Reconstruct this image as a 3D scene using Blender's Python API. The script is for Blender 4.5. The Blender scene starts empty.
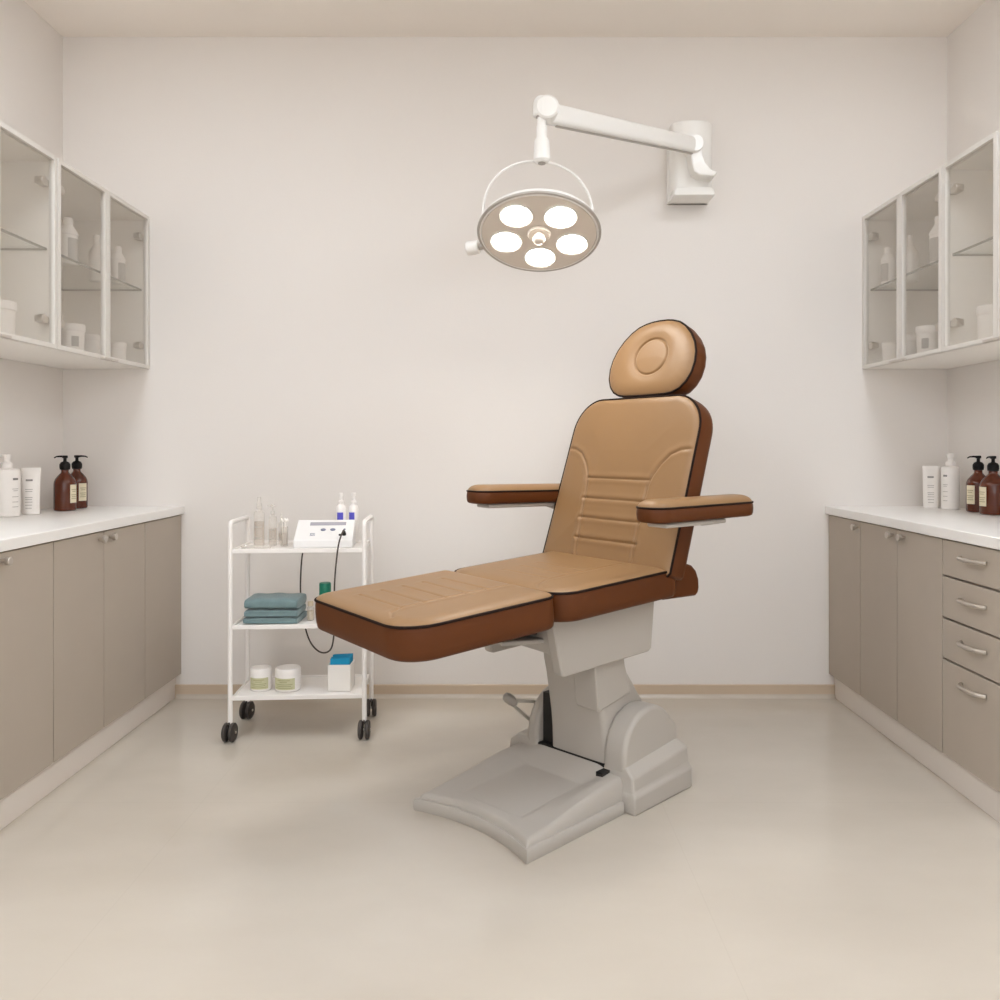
import bpy, bmesh, math
import numpy as np
from mathutils import Vector, Matrix

SC = bpy.context.scene
COL = SC.collection
PI = math.pi

# ------------------------------------------------------------------ materials
def lin(c):
    return tuple(((v/255.0)/12.92 if v/255.0 <= 0.04045 else (((v/255.0)+0.055)/1.055)**2.4) for v in c)

def mat(name, rgb, rough=0.5, metal=0.0, bump=0.0, bscale=200.0, var=0.0, vscale=3.0, coat=0.0,
        trans=0.0, ior=1.45, emit=None, estr=0.0, spec=0.5, coord='Object', sheen=0.0):
    m = bpy.data.materials.new(name); m.use_nodes = True
    nt = m.node_tree; b = nt.nodes['Principled BSDF']
    c = lin(rgb) + (1,)
    b.inputs['Base Color'].default_value = c
    b.inputs['Roughness'].default_value = rough
    b.inputs['Metallic'].default_value = metal
    b.inputs['Coat Weight'].default_value = coat
    b.inputs['Transmission Weight'].default_value = trans
    b.inputs['IOR'].default_value = ior
    b.inputs['Specular IOR Level'].default_value = spec
    b.inputs['Sheen Weight'].default_value = sheen
    tc = nt.nodes.new('ShaderNodeTexCoord')
    if var > 0:
        n = nt.nodes.new('ShaderNodeTexNoise'); n.inputs['Scale'].default_value = vscale
        n.inputs['Detail'].default_value = 4
        nt.links.new(tc.outputs[coord], n.inputs['Vector'])
        r = nt.nodes.new('ShaderNodeValToRGB')
        r.color_ramp.elements[0].position = 0.3; r.color_ramp.elements[1].position = 0.7
        r.color_ramp.elements[0].color = tuple(v*(1-var) for v in c[:3]) + (1,)
        r.color_ramp.elements[1].color = tuple(min(1, v*(1+var)) for v in c[:3]) + (1,)
        nt.links.new(n.outputs['Fac'], r.inputs['Fac']); nt.links.new(r.outputs['Color'], b.inputs['Base Color'])
    if bump > 0:
        n = nt.nodes.new('ShaderNodeTexNoise'); n.inputs['Scale'].default_value = bscale
        n.inputs['Detail'].default_value = 3
        nt.links.new(tc.outputs[coord], n.inputs['Vector'])
        bp = nt.nodes.new('ShaderNodeBump'); bp.inputs['Strength'].default_value = bump
        bp.inputs['Distance'].default_value = 0.002
        nt.links.new(n.outputs['Fac'], bp.inputs['Height']); nt.links.new(bp.outputs['Normal'], b.inputs['Normal'])
    if emit:
        b.inputs['Emission Color'].default_value = lin(emit) + (1,)
        b.inputs['Emission Strength'].default_value = estr
    return m

def pane_mat(name, tint, gloss, rough=0.02, diffuse=0.0, dcol=(230,230,230)):
    m = bpy.data.materials.new(name); m.use_nodes = True
    nt = m.node_tree; nt.nodes.clear()
    out = nt.nodes.new('ShaderNodeOutputMaterial')
    t = nt.nodes.new('ShaderNodeBsdfTransparent'); t.inputs['Color'].default_value = tuple(tint) + (1,)
    g = nt.nodes.new('ShaderNodeBsdfGlossy'); g.inputs['Roughness'].default_value = rough
    g.inputs['Color'].default_value = (0.9,0.9,0.9,1)
    d = nt.nodes.new('ShaderNodeBsdfDiffuse'); d.inputs['Color'].default_value = lin(dcol) + (1,)
    m1 = nt.nodes.new('ShaderNodeMixShader'); m1.inputs[0].default_value = diffuse
    nt.links.new(t.outputs[0], m1.inputs[1]); nt.links.new(d.outputs[0], m1.inputs[2])
    f = nt.nodes.new('ShaderNodeLayerWeight'); f.inputs['Blend'].default_value = 0.5
    pw = nt.nodes.new('ShaderNodeMath'); pw.operation = 'POWER'; pw.inputs[1].default_value = 3.0
    nt.links.new(f.outputs['Facing'], pw.inputs[0])
    mr = nt.nodes.new('ShaderNodeMapRange'); mr.inputs['To Min'].default_value = (gloss-1)*.1; mr.inputs['To Max'].default_value = (gloss-1)*1.2
    nt.links.new(pw.outputs[0], mr.inputs['Value'])
    m2 = nt.nodes.new('ShaderNodeMixShader')
    nt.links.new(mr.outputs['Result'], m2.inputs[0]); nt.links.new(m1.outputs[0], m2.inputs[1]); nt.links.new(g.outputs[0], m2.inputs[2])
    nt.links.new(m2.outputs[0], out.inputs['Surface'])
    return m

def floor_mat():
    m = mat('polished_beige_floor', (206,192,173), rough=0.16, coord='Object', spec=0.55)
    nt = m.node_tree; b = nt.nodes['Principled BSDF']
    tc = nt.nodes.new('ShaderNodeTexCoord')
    mp = nt.nodes.new('ShaderNodeMapping'); nt.links.new(tc.outputs['Object'], mp.inputs['Vector'])
    mp.inputs['Scale'].default_value = (1.0, 1.7, 1)
    n = nt.nodes.new('ShaderNodeTexNoise'); n.inputs['Scale'].default_value = 1.1; n.inputs['Detail'].default_value = 6
    n.inputs['Roughness'].default_value = 0.55
    nt.links.new(mp.outputs['Vector'], n.inputs['Vector'])
    r = nt.nodes.new('ShaderNodeValToRGB')
    r.color_ramp.elements[0].position = 0.33; r.color_ramp.elements[1].position = 0.68
    r.color_ramp.elements[0].color = lin((193,184,171)) + (1,)
    r.color_ramp.elements[1].color = lin((203,195,183)) + (1,)
    nt.links.new(n.outputs['Fac'], r.inputs['Fac'])
    br = nt.nodes.new('ShaderNodeTexBrick'); br.offset = 0.0
    mp2 = nt.nodes.new('ShaderNodeMapping'); nt.links.new(tc.outputs['Object'], mp2.inputs['Vector'])
    mp2.inputs['Location'].default_value = (0.97, 0.28, 0)
    nt.links.new(mp2.outputs['Vector'], br.inputs['Vector'])
    br.inputs['Scale'].default_value = 1.0; br.inputs['Brick Width'].default_value = 1.47; br.inputs['Row Height'].default_value = 1.47
    br.inputs['Mortar Size'].default_value = 0.0015; br.inputs['Mortar Smooth'].default_value = 0.3
    br.inputs['Color1'].default_value = (1,1,1,1); br.inputs['Color2'].default_value = (1,1,1,1); br.inputs['Mortar'].default_value = (0.96,0.955,0.95,1)
    mx = nt.nodes.new('ShaderNodeMix'); mx.data_type = 'RGBA'; mx.blend_type = 'MULTIPLY'; mx.inputs['Factor'].default_value = 1.0
    nt.links.new(r.outputs['Color'], mx.inputs['A']); nt.links.new(br.outputs['Color'], mx.inputs['B'])
    nt.links.new(mx.outputs['Result'], b.inputs['Base Color'])
    n2 = nt.nodes.new('ShaderNodeTexNoise'); n2.inputs['Scale'].default_value = 2.2; n2.inputs['Detail'].default_value = 3
    nt.links.new(tc.outputs['Object'], n2.inputs['Vector'])
    mr = nt.nodes.new('ShaderNodeMapRange'); mr.inputs['To Min'].default_value = 0.07; mr.inputs['To Max'].default_value = 0.20
    nt.links.new(n2.outputs['Fac'], mr.inputs['Value']); nt.links.new(mr.outputs['Result'], b.inputs['Roughness'])
    return m

M = {
 'wall': mat('warm_white_paint', (229,224,219), 0.85, bump=0.15, bscale=120, spec=0.2),
 'ceil': mat('ceiling_paint', (238,231,223), 0.9, bump=0.1, bscale=90, spec=0.2),
 'floor': floor_mat(),
 'skirt': mat('beige_skirting', (199,180,157), 0.45),
 'taupe': mat('taupe_laminate', (178,167,154), 0.5, var=0.02, vscale=5),
 'kick': mat('pale_plinth', (226,218,210), 0.35),
 'top': mat('white_worktop', (240,238,235), 0.3, var=0.01, vscale=8),
 'gap': mat('dark_gap', (70,60,52), 0.8),
 'nickel': mat('brushed_nickel', (205,198,190), 0.3, metal=0.9),
 'cab': mat('white_cabinet', (240,236,230), 0.4),
 'cabin': mat('cabinet_interior', (238,230,221), 0.6),
 'alu': mat('satin_door_frame', (224,220,214), 0.35, metal=0.15),
 'pane': pane_mat('cabinet_pane', (0.975,0.97,0.96), 1.25, 0.03, 0.08, (215,208,198)),
 'shelfglass': pane_mat('glass_shelf', (0.975,0.98,0.97), 1.3, 0.02, 0.03),
 'glassedge': mat('glass_shelf_edge', (148,146,136), 0.2),
 'leather': mat('tan_leather', (143,110,74), 0.42, bump=0.04, bscale=420, var=0.02, vscale=5, spec=0.55),
 'leatherd': mat('brown_leather', (90,47,15), 0.5, bump=0.10, bscale=420, var=0.04, vscale=6, spec=0.3),
 'pipe': mat('dark_piping', (34,20,14), 0.75, spec=0.2),
 'plastic': mat('light_grey_plastic', (181,175,167), 0.42, spec=0.4),
 'plasticd': mat('mid_grey_plastic', (160,154,146), 0.5),
 'black': mat('black_rubber_and_gap_shade', (28,26,24), 0.6),  # black parts, and painted shade in the gaps of the chair base
 'steel': mat('grey_steel', (190,186,178), 0.35, metal=0.6),
 'lampw': mat('lamp_white_enamel', (236,234,230), 0.3, coat=0.2),
 'lampface': mat('lamp_face_plate', (218,209,198), 0.4),
 'lamprim': mat('lamp_grey_rim', (176,170,163), 0.35, metal=0.3),
 'emit': mat('lit_lamp_lens', (255,252,246), 0.3, emit=(255,249,238), estr=50.0),
 'lensring': mat('lens_ring', (225,221,214), 0.25),
 'cart': mat('white_trolley_enamel', (238,234,230), 0.35),
 'caster': mat('dark_caster', (66,60,56), 0.55),
 'bot_w': mat('white_bottle_plastic', (240,236,232), 0.35),
 'print': mat('grey_printing', (178,173,168), 0.6),
 'printd': mat('dark_printing', (135,131,128), 0.6),
 'amber': mat('amber_glass', (86,36,14), 0.12, coat=0.15, var=0.12, vscale=12),
 'pumpb': mat('black_pump_plastic', (18,16,16), 0.5, spec=0.25),
 'cream': mat('cream_label', (226,218,192), 0.7),
 'creamp': mat('label_print', (170,158,120), 0.7),
 'olive': mat('olive_label', (196,194,158), 0.7),
 'olivep': mat('olive_label_print', (160,158,120), 0.7),
 'blue': mat('violet_blue_label', (88,84,190), 0.5),
 'clear': pane_mat('clear_bottle_glass', (0.96,0.955,0.945), 1.35, 0.05, 0.14, (240,236,230)),
 'liquid': pane_mat('clear_bottle_liquid', (0.93,0.90,0.87), 1.2, 0.05, 0.14, (215,205,195)),
 'towel': mat('teal_grey_towel', (118,140,142), 0.95, bump=0.8, bscale=300, var=0.06, vscale=40, spec=0.1, sheen=0.3),
 'green': mat('green_cap', (28,122,98), 0.4, var=0.15, vscale=60),
 'tissue': mat('blue_tissue', (28,146,190), 0.85, var=0.05, vscale=30),
 'boxw': mat('white_box_card', (234,230,224), 0.6),
 'device': mat('device_white_plastic', (234,233,232), 0.35),
 'screen': mat('device_grey_display', (170,168,176), 0.25),
 'btn': mat('device_blue_grey_button', (110,116,140), 0.4),
 'cable': mat('dark_cable', (66,56,48), 0.5),
 'tan': mat('tan_jar_content', (200,184,160), 0.4),
 'cotton': mat('white_cotton', (238,234,228), 0.9),
 'panel': mat('ceiling_panel_diffuser', (255,250,242), 0.6, emit=(236,245,255), estr=12.2),
 'fill_window': mat('added_fill_window_glow', (235,240,245), 0.4, emit=(244,248,255), estr=1.6),  # glow of the added window, an unseen fill source
 'lab2': mat('pale_grey_label', (190,184,178), 0.6),
 'door': mat('white_door', (226,220,212), 0.45),
}

# ------------------------------------------------------------------ mesh builder
class MB:
    def __init__(s): s.v = []; s.f = []
    def add(s, V, F):
        o = len(s.v); s.v.extend([tuple(map(float, p)) for p in V]); s.f.extend([tuple(i+o for i in f) for f in F]); return s
    def box(s, x0, x1, y0, y1, z0, z1, T=None):
        V = [(x,y,z) for z in (z0,z1) for y in (y0,y1) for x in (x0,x1)]
        if T is not None: V = [T(*p) for p in V]
        return s.add(V, [(0,2,3,1),(4,5,7,6),(0,1,5,4),(2,6,7,3),(0,4,6,2),(1,3,7,5)])
    def loft(s, rings, caps=True):
        n = len(rings[0]); o = len(s.v)
        for r in rings: s.v.extend([tuple(map(float, p)) for p in r])
        for i in range(len(rings)-1):
            for j in range(n):
                a = o+i*n+j; b = o+i*n+(j+1) % n
                s.f.append((a, b, b+n, a+n))
        if caps:
            s.f.append(tuple(o+j for j in range(n))[::-1]); s.f.append(tuple(o+(len(rings)-1)*n+j for j in range(n)))
        return s
    def lathe(s, prof, c=(0,0,0), n=32, axis=(0,0,1), sx=1, sy=1):
        q = Vector((0,0,1)).rotation_difference(Vector(axis).normalized())
        rings = []
        for r, z in prof:
            rings.append([tuple(Vector(c)+q @ Vector((r*math.cos(2*PI*k/n)*sx, r*math.sin(2*PI*k/n)*sy, z))) for k in range(n)])
        return s.loft(rings)
    def cyl(s, p0, p1, r, n=24, r1=None):
        p0 = Vector(p0); p1 = Vector(p1); L = (p1-p0).length
        r1 = r if r1 is None else r1
        e = min(0.12*r, 0.002) if r > 0.006 else 0
        prof = [(r,0),(r1,L)] if e == 0 else [(r-e,0),(r,e),(r1,L-e),(r1-e,L)]
        return s.lathe(prof, p0, n, p1-p0)
    def tube(s, pts, r, n=10, closed=False):
        P = [Vector(p) for p in pts]; m = len(P)
        rings = []; up = None
        for i in range(m):
            if closed: t = (P[(i+1) % m]-P[i-1]).normalized()
            else: t = (P[min(i+1,m-1)]-P[max(i-1,0)]).normalized()
            if up is None:
                up = Vector((0,0,1)) if abs(t.z) < 0.9 else Vector((1,0,0))
            up = (up-t*up.dot(t)).normalized(); sd = t.cross(up)
            rr = r[i] if hasattr(r, '__len__') else r
            rings.append([tuple(P[i]+(up*math.cos(2*PI*k/n)+sd*math.sin(2*PI*k/n))*rr) for k in range(n)])
        if closed:
            rings.append(rings[0]); return s.loft(rings, False)
        return s.loft(rings)
    def prism(s, prof, T, e0, e1):
        """prof: 2-D polygon, T(u,v,e) -> world"""
        return s.loft([[T(u,v,e0) for u,v in prof],[T(u,v,e1) for u,v in prof]])
    def build(s, name, m, parent=None, origin=None, bevel=0.0, seg=3, smooth=True, subd=0, ang=35):
        me = bpy.data.meshes.new(name)
        o = Vector(origin) if origin is not None else Vector((0,0,0))
        me.from_pydata([tuple(Vector(p)-o) for p in s.v], [], s.f); me.update()
        bm = bmesh.new(); bm.from_mesh(me)
        bmesh.ops.remove_doubles(bm, verts=bm.verts, dist=1e-6)
        bmesh.ops.recalc_face_normals(bm, faces=bm.faces)
        bm.to_mesh(me); bm.free()
        me.materials.append(m)
        ob = bpy.data.objects.new(name, me); COL.objects.link(ob)
        if parent is not None: ob.parent = parent
        if smooth:
            for p in me.polygons: p.use_smooth = True
            me.set_sharp_from_angle(angle=math.radians(ang))
        if bevel > 0:
            b = ob.modifiers.new('bevel', 'BEVEL'); b.width = bevel; b.segments = seg
            b.limit_method = 'ANGLE'; b.angle_limit = math.radians(30); b.harden_normals = False
        if subd:
            d = ob.modifiers.new('sub', 'SUBSURF'); d.levels = subd; d.render_levels = subd
        return ob

def thing(name, label, cat, loc=(0,0,0), rz=0, group=None):
    o = bpy.data.objects.new(name, None); COL.objects.link(o); o.empty_display_size = 0.05
    o.location = loc; o.rotation_euler = (0,0,rz); o['label'] = label; o['category'] = cat
    if group: o['group'] = group
    return o
def tag(o, label, cat, group=None, loc=None):
    o['label'] = label; o['category'] = cat
    if group: o['group'] = group
    if loc is not None: o.location = loc
    return o
def struct(name, mb, m, **k):
    o = mb.build(name, m, **k); o['kind'] = 'structure'; return o
def copy_tree(o, label, loc=None, rz=None, group=None, parent=None):
    c = o.copy(); COL.objects.link(c)
    if parent is not None: c.parent = parent
    else:
        c['label'] = label
        if loc is not None: c.location = loc
        if rz is not None: c.rotation_euler = (0,0,rz)
        if group: c['group'] = group
    for ch in list(o.children): copy_tree(ch, None, parent=c)
    return c

# ------------------------------------------------------------------ room
XL, XR, YB, YF, ZC = -2.01, 2.01, 3.783, -1.9, 3.0
struct('floor', MB().box(XL-.1, XR+.1, YF-.1, YB+.1, -.1, 0), M['floor'])
struct('ceiling', MB().box(XL-.1, XR+.1, YF-.1, YB+.1, ZC, ZC+.1), M['ceil'])
struct('wall_left', MB().box(XL-.1, XL, YF-.1, YB+.1, 0, ZC), M['wall'])
struct('wall_right', MB().box(XR, XR+.1, YF-.1, YB+.1, 0, ZC), M['wall'])
struct('wall_back', MB().box(XL, XR, YB, YB+.1, 0, ZC), M['wall'])
struct('wall_front', MB().box(XL, XR, YF-.1, YF, 0, ZC), M['wall'])
fwz = MB().box(-1.25, 1.25, YF-.001, YF+.02, .95, 2.35); struct('fill_window_1', fwz, M['fill_window'])  # unseen glowing window, added behind the camera to fill the room with light
wf = MB()
for a_ in ((-1.31,-1.25,.89,2.41),(1.25,1.31,.89,2.41),(-1.25,1.25,.89,.95),(-1.25,1.25,2.35,2.41),(-.025,.025,.95,2.35)): wf.box(a_[0],a_[1],YF,YF+.04,a_[2],a_[3])
struct('trim_2', wf, M['cab'])  # frame of the added, unseen window
struct('baseboard_back', MB().box(-1.50, 1.52, YB-.012, YB, 0, .058), M['skirt'], bevel=.003)

cv = MB(); cp_ = [(YB-.012,0),(YB-.012,.016)]+[(YB-.028+.016*math.sin(a), .016-.016*math.cos(a)) for a in (1.2,.9,.6,.3,0)]
cv.prism(cp_, lambda u, v, e: (e, u, v+.0003), -1.49, 1.50)
struct('trim_1', cv, M['floor'])

# ceiling light panels in the part of the ceiling above and behind the camera
cl = thing('ceiling_light', 'recessed square ceiling light panel above the camera, left front', 'ceiling light', (-1.25,2.05,ZC-.02), group='recessed ceiling light panels')
fr = MB()
for a in ((-.36,.36,-.36,-.33),(-.36,.36,.33,.36),(-.36,-.33,-.33,.33),(.33,.36,-.33,.33)): fr.box(*a, 0, .02)
fr.build('frame', M['lampw'], cl); MB().box(-.33,.33,-.33,.33,.008,.02).build('diffuser', M['panel'], cl)
for x, y, t in ((1.25,2.05,'near the right upper cabinets'),(-1.25,.4,'left of the camera'),(1.25,.4,'right of the camera'),(-1.25,-1.1,'behind the camera, left'),(1.25,-1.1,'behind the camera, right')):
    copy_tree(cl, 'recessed square ceiling light panel '+t, (x,y,ZC-.02))

# ------------------------------------------------------------------ base cabinets
XD, XK, XT = 1.47, 1.495, 1.455
ZT0, ZT1 = .832, .868
def base_unit(side, y0, y1, label, kind):
    """side -1 left, +1 right; y0 near, y1 far. kind: list of door spans / 'drawers'"""
    g = 'taupe base cabinets on the left' if side < 0 else 'taupe base cabinets on the right'
    T = lambda x, y, z: (side*x, y, z)
    r = thing('base_cabinet', label, 'cabinet', (side*1.74, (y0+y1)/2, 0), group=None)
    o = r.location.copy()
    W = XR-.002
    c = MB(); c.box(XD+.02, W, y0+.001, y1-.001, .105, ZT0-.001, T)
    c.build('carcass', M['gap' if False else 'taupe'], r, o)
    k = MB(); k.box(XK, XK+.02, y0, y1, 0, .104, T); k.build('plinth', M['kick'], r, o)
    g2 = .0022
    if kind == 'drawers':
        zs = [ZT0-.002, .706, .565, .428, .105]
        for i in range(4):
            d = MB().box(XD, XD+.018, y0+g2, y1-g2, zs[i+1]+.0035, zs[i]-.0035, T).build('drawer', M['taupe'], r, o, bevel=.0015, seg=2)
            zc = (.781,.646,.509,.374)[i]; ym = (y0+y1)/2-.022; hw = .070
            pts = []
            for j in range(17):
                u = j/16*2-1; pts.append(T(XD-.004-.024*(1-abs(u)**4), ym+u*hw, zc))
            rad = [.0065+.001*(1-abs(j/8-1)) for j in range(17)]
            MB().tube(pts, rad, 10).build('handle', M['nickel'], d, o)
    else:
        for (a, b, ky) in kind:
            d = MB().box(XD, XD+.018, a+g2, b-g2, .107, ZT0-.005, T).build('door', M['taupe'], r, o, bevel=.0015, seg=2)
            if ky is not None:
                kb = MB(); kb.cyl(T(XD+.0,ky,.803), T(XD-.018,ky,.803), .006, 16)
                kb.cyl(T(XD-.016,ky,.803), T(XD-.028,ky,.803), .013, 20); kb.build('knob', M['nickel'], d, o)
    return r
base_unit(-1, 3.40, YB, 'narrow single-door taupe base cabinet against the back wall, left side', [(3.40,YB,None)])
base_unit(-1, 2.711, 3.40, 'double-door taupe base cabinet left side, second from the back wall', [(2.711,3.052,3.012),(3.052,3.40,3.092)])
base_unit(-1, 2.03, 2.711, 'double-door taupe base cabinet at the left edge of the photo', [(2.03,2.37,2.31),(2.37,2.711,2.43)])
base_unit(1, 3.446, YB, 'narrow single-door taupe base cabinet against the back wall, right side', [(3.446,YB,3.465)])
base_unit(1, 2.798, 3.446, 'double-door taupe base cabinet beside the drawer unit, right side', [(2.798,3.122,3.062),(3.122,3.446,3.152)])
base_unit(1, 2.46, 2.798, 'taupe drawer cabinet with four bar-handled drawers, right side', 'drawers')
tag(MB().box(-XR+.002, -XT, 2.03, YB-.001, ZT0, ZT1).build('worktop', M['top'], bevel=.003), 'white worktop running along the left wall cabinets', 'worktop')
tag(MB().box(XT, XR-.002, 2.40, YB-.001, ZT0, ZT1).build('worktop', M['top'], bevel=.003), 'white worktop running along the right wall cabinets', 'worktop')

# ------------------------------------------------------------------ upper cabinets
ZU0, ZU1, ZS = 1.49, 2.179, 1.85
def upper_unit(side, y0, y1, ym, label, XU):
    T = lambda x, y, z: (side*x, y, z)
    r = thing('wall_cabinet', label, 'cabinet', (side*1.8, (y0+y1)/2, ZU0)); o = r.location.copy()
    W = XR-.002; t = .018; xi = XU+.022
    c = MB(); c.box(xi, W, y0, y1, ZU0, ZU0+t, T); c.box(xi, W, y0, y1, ZU1-t, ZU1, T)
    c.box(xi, W, y0, y0+.014, ZU0+t, ZU1-t, T); c.box(xi, W, y1-.014, y1, ZU0+t, ZU1-t, T)
    c.build('carcass', M['cab'], r, o)
    MB().box(W-.008, W-.001, y0+.014, y1-.014, ZU0+t, ZU1-t, T).build('back_panel', M['cabin'], r, o)
    sh = MB().box(xi+.012, W-.01, y0+.016, y1-.016, ZS-.008, ZS, T).build('glass_shelf', M['shelfglass'], r, o)
    e = MB().box(xi+.009, xi+.012, y0+.016, y1-.016, ZS-.008, ZS, T); e.box(W-.0098, W-.0085, y0+.016, y1-.016, ZS-.008, ZS, T)
    e.box(xi+.012, W-.01, y1-.0155, y1-.0145, ZS-.008, ZS, T)
    e.build('shelf_edge', M['glassedge'], sh, o)
    for (a, b, hinge) in ((ym, y1, y1), (y0, ym, y0)):
        a += .0015; b -= .0015; fw = .021
        d = MB(); d.box(XU, XU+.02, a, a+fw, ZU0, ZU1, T); d.box(XU, XU+.02, b-fw, b, ZU0, ZU1, T)
        d.box(XU, XU+.02, a+fw, b-fw, ZU0, ZU0+fw*.75, T); d.box(XU, XU+.02, a+fw, b-fw, ZU1-fw*.75, ZU1, T)
        d = d.build('door', M['alu'], r, o, bevel=.0012, seg=2)
        MB().box(XU+.008, XU+.012, a+fw-.004, b-fw+.004, ZU0+fw*.75-.004, ZU1-fw*.75+.004, T).build('pane', M['pane'], d, o)
        sg = 1 if hinge > ym else -1
        hy = hinge-sg*.016
        for hz in (ZU0+.10, ZU1-.10):
            h = MB(); ya, yb = sorted((hy, hy-sg*.055))
            h.box(XU+.021, XU+.045, ya, yb, hz-.012, hz+.012, T)
            h.cyl(T(XU+.014, hy-sg*.042, hz), T(XU+.034, hy-sg*.042, hz), .017, 20)
            h.build('hinge', M['nickel'], r, o, bevel=.002, seg=2)
        py = ym+sg*.03
        MB().box(XU-.016, XU+.004, py-.028, py+.028, ZU0-.004, ZU0+.006, T).build('pull', M['nickel'], d, o, bevel=.002, seg=2)
    return r
upper_unit(-1, 3.004, YB-.001, 3.382, 'white glass-door wall cabinet on the left, touching the back wall', 1.613)
upper_unit(-1, 2.28, 3.003, 2.64, 'white glass-door wall cabinet cut by the left photo edge', 1.613)
upper_unit(1, 3.093, YB-.001, 3.427, 'white glass-door wall cabinet on the right, touching the back wall', 1.622)
upper_unit(1, 2.38, 3.092, 2.744, 'white glass-door wall cabinet cut by the right photo edge', 1.622)

# ------------------------------------------------------------------ curved label patch
def patch(r, z0, z1, a0, a1, n=14, th=.0008):
    """curved label wrapped on a cylinder of radius r between angles a0..a1"""
    m = MB(); V = []; F = []
    for i in range(n+1):
        a = a0+(a1-a0)*i/n
        for rr in (r+.0003, r+.0003+th):
            for z in (z0, z1): V.append((rr*math.cos(a), rr*math.sin(a), z))
    for i in range(n):
        k = i*4; q = k+4
        F += [(k,k+1,q+1,q),(k+2,q+2,q+3,k+3),(k+1,k+3,q+3,q+1),(k,q,q+2,k+2)]
    F += [(0,2,3,1),(n*4,n*4+1,n*4+3,n*4+2)]
    return m.add(V, F)
def addm(m, other): return m.add(other.v, other.f)

# ------------------------------------------------------------------ tubs in wall cabinets
def white_tub(loc, r, h, label, lab=False, ang=0):
    t = thing('white_tub', label, 'tub', loc, ang)
    MB().lathe([(r*.86,0),(r*.90,.003),(r*.93,h*.76),(r*.90,h*.77)], n=36).build('body', M['bot_w'], t)
    MB().lathe([(r*.97,h*.74),(r,h*.76),(r,h*.965),(r*.97,h),(r*.9,h),(r*.86,h*.985),(0.0005,h*.985)], n=36).build('lid', M['bot_w'], t)
    if lab:
        p = patch(r*.925, h*.18, h*.55, -.25, .35).build('label', M['print'], t)
    return t
ZB = ZU0+.0185
toC = lambda x, y: math.atan2(-y, -x)
white_tub((-1.70,2.79,ZB), .056, .115, 'large white lidded tub in the left wall cabinet, nearest the photo edge')
white_tub((-1.70,3.27,ZB), .047, .108, 'white tub with small grey label in the left wall cabinet', True, -.9)
white_tub((-1.72,3.46,ZB), .037, .092, 'small white lidded tub right of the labelled tub, left wall cabinet')
white_tub((-1.69,3.64,ZB), .033, .082, 'smallest white tub in the left wall cabinet, nearest the back wall')
white_tub((1.70,3.67,ZB), .036, .085, 'smallest white tub in the right wall cabinet, nearest the back wall')
white_tub((1.695,3.50,ZB), .042, .095, 'plain white tub between two others in the right wall cabinet')
white_tub((1.705,3.35,ZB), .048, .112, 'white tub with small grey label in the right wall cabinet', True, PI+.75)
white_tub((1.70,2.91,ZB), .046, .120, 'large white lidded tub in the right wall cabinet, nearest the photo edge')

def supply_bottle(loc, r, h, label, lab=True, ang=0, spray=True):
    t = thing('supply_bottle', label, 'bottle', loc, ang)
    MB().lathe([(r*.9,0),(r,.004),(r,h*.58),(r*.93,h*.64),(r*.55,h*.74),(r*.42,h*.78)], n=32).build('body', M['bot_w'], t)
    cp = MB().lathe([(r*1.06,h*.62),(r*1.06,h*.66),(r*.62,h*.80),(r*.50,h*.83),(r*.5,h*.98),(r*.42,h)] if spray else [(r*.42,h*.76),(r*.42,h*.97),(r*.38,h)], n=28)
    cp.build('cap', M['bot_w'], t)
    if lab: patch(r, h*.08, h*.55, -.8, .8).build('label', M['lab2'], t)
    return t
supply_bottle((-1.715,3.27,ZS+.001), .034, .185, 'white capped bottle on the glass shelf behind the thick left cabinet frame', True, -.35)
supply_bottle((-1.765,3.60,ZS+.001), .032, .20, 'plain white bottle on the far left glass shelf, pale and rounded', False, 0, False)
supply_bottle((-1.700,3.66,ZS+.001), .028, .165, 'white capped bottle with grey label on the far left glass shelf', True, -.35)
supply_bottle((1.69,3.67,ZS+.001), .030, .165, 'white capped bottle with grey label on the far right glass shelf', True, PI+.35)
supply_bottle((1.755,3.60,ZS+.001), .030, .20, 'plain white bottle on the far right glass shelf, pale and rounded', False, 0, False)
supply_bottle((1.715,3.285,ZS+.001), .036, .195, 'white bottle with grey label behind the thick right cabinet frame', True, PI+.35)

# ------------------------------------------------------------------ worktop bottles
def amber_bottle(loc, r, label, noz, labang):
    t = thing('amber_bottle', label, 'bottle', loc, 0, group=None)
    h = .158
    MB().lathe([(r*.86,0),(r*.97,.003),(r,.010),(r,.112),(r*.97,.122),(r*.86,.134),(r*.62,.148),(r*.40,.158),(r*.34,.163),(r*.34,.176)], n=40).build('glass_body', M['amber'], t)
    pm = MB().lathe([(.014,.171),(.0195,.173),(.021,.182),(.021,.194),(.016,.203),(.008,.207),(.0065,.209),(.0065,.220),(.011,.222),(.011,.230),(.009,.232)], n=28)
    dx, dy = math.cos(noz), math.sin(noz)
    pm.tube([(0,0,.227),(dx*.02,dy*.02,.228),(dx*.036,dy*.036,.227),(dx*.045,dy*.045,.222)], [.0045,.004,.003,.0025], 8)
    pm.build('pump', M['pumpb'], t)
    lb = patch(r, .034, .110, labang-.42, labang+.42).build('label', M['cream'], t)
    p = MB()
    for z, w in ((.088,.30),(.080,.22),(.066,.32),(.058,.28),(.050,.32)):
        addm(p, patch(r+.0009, z, z+.003, labang-w, labang+w, 8, .0004))
    p.build('printing', M['creamp'], lb)
    return t
ZW = ZT1+.0005
amber_bottle((-1.850,3.50,ZW), .043, 'amber pump bottle on the left worktop, nearer of the pair, label at its right side', PI, -.20)
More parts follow.
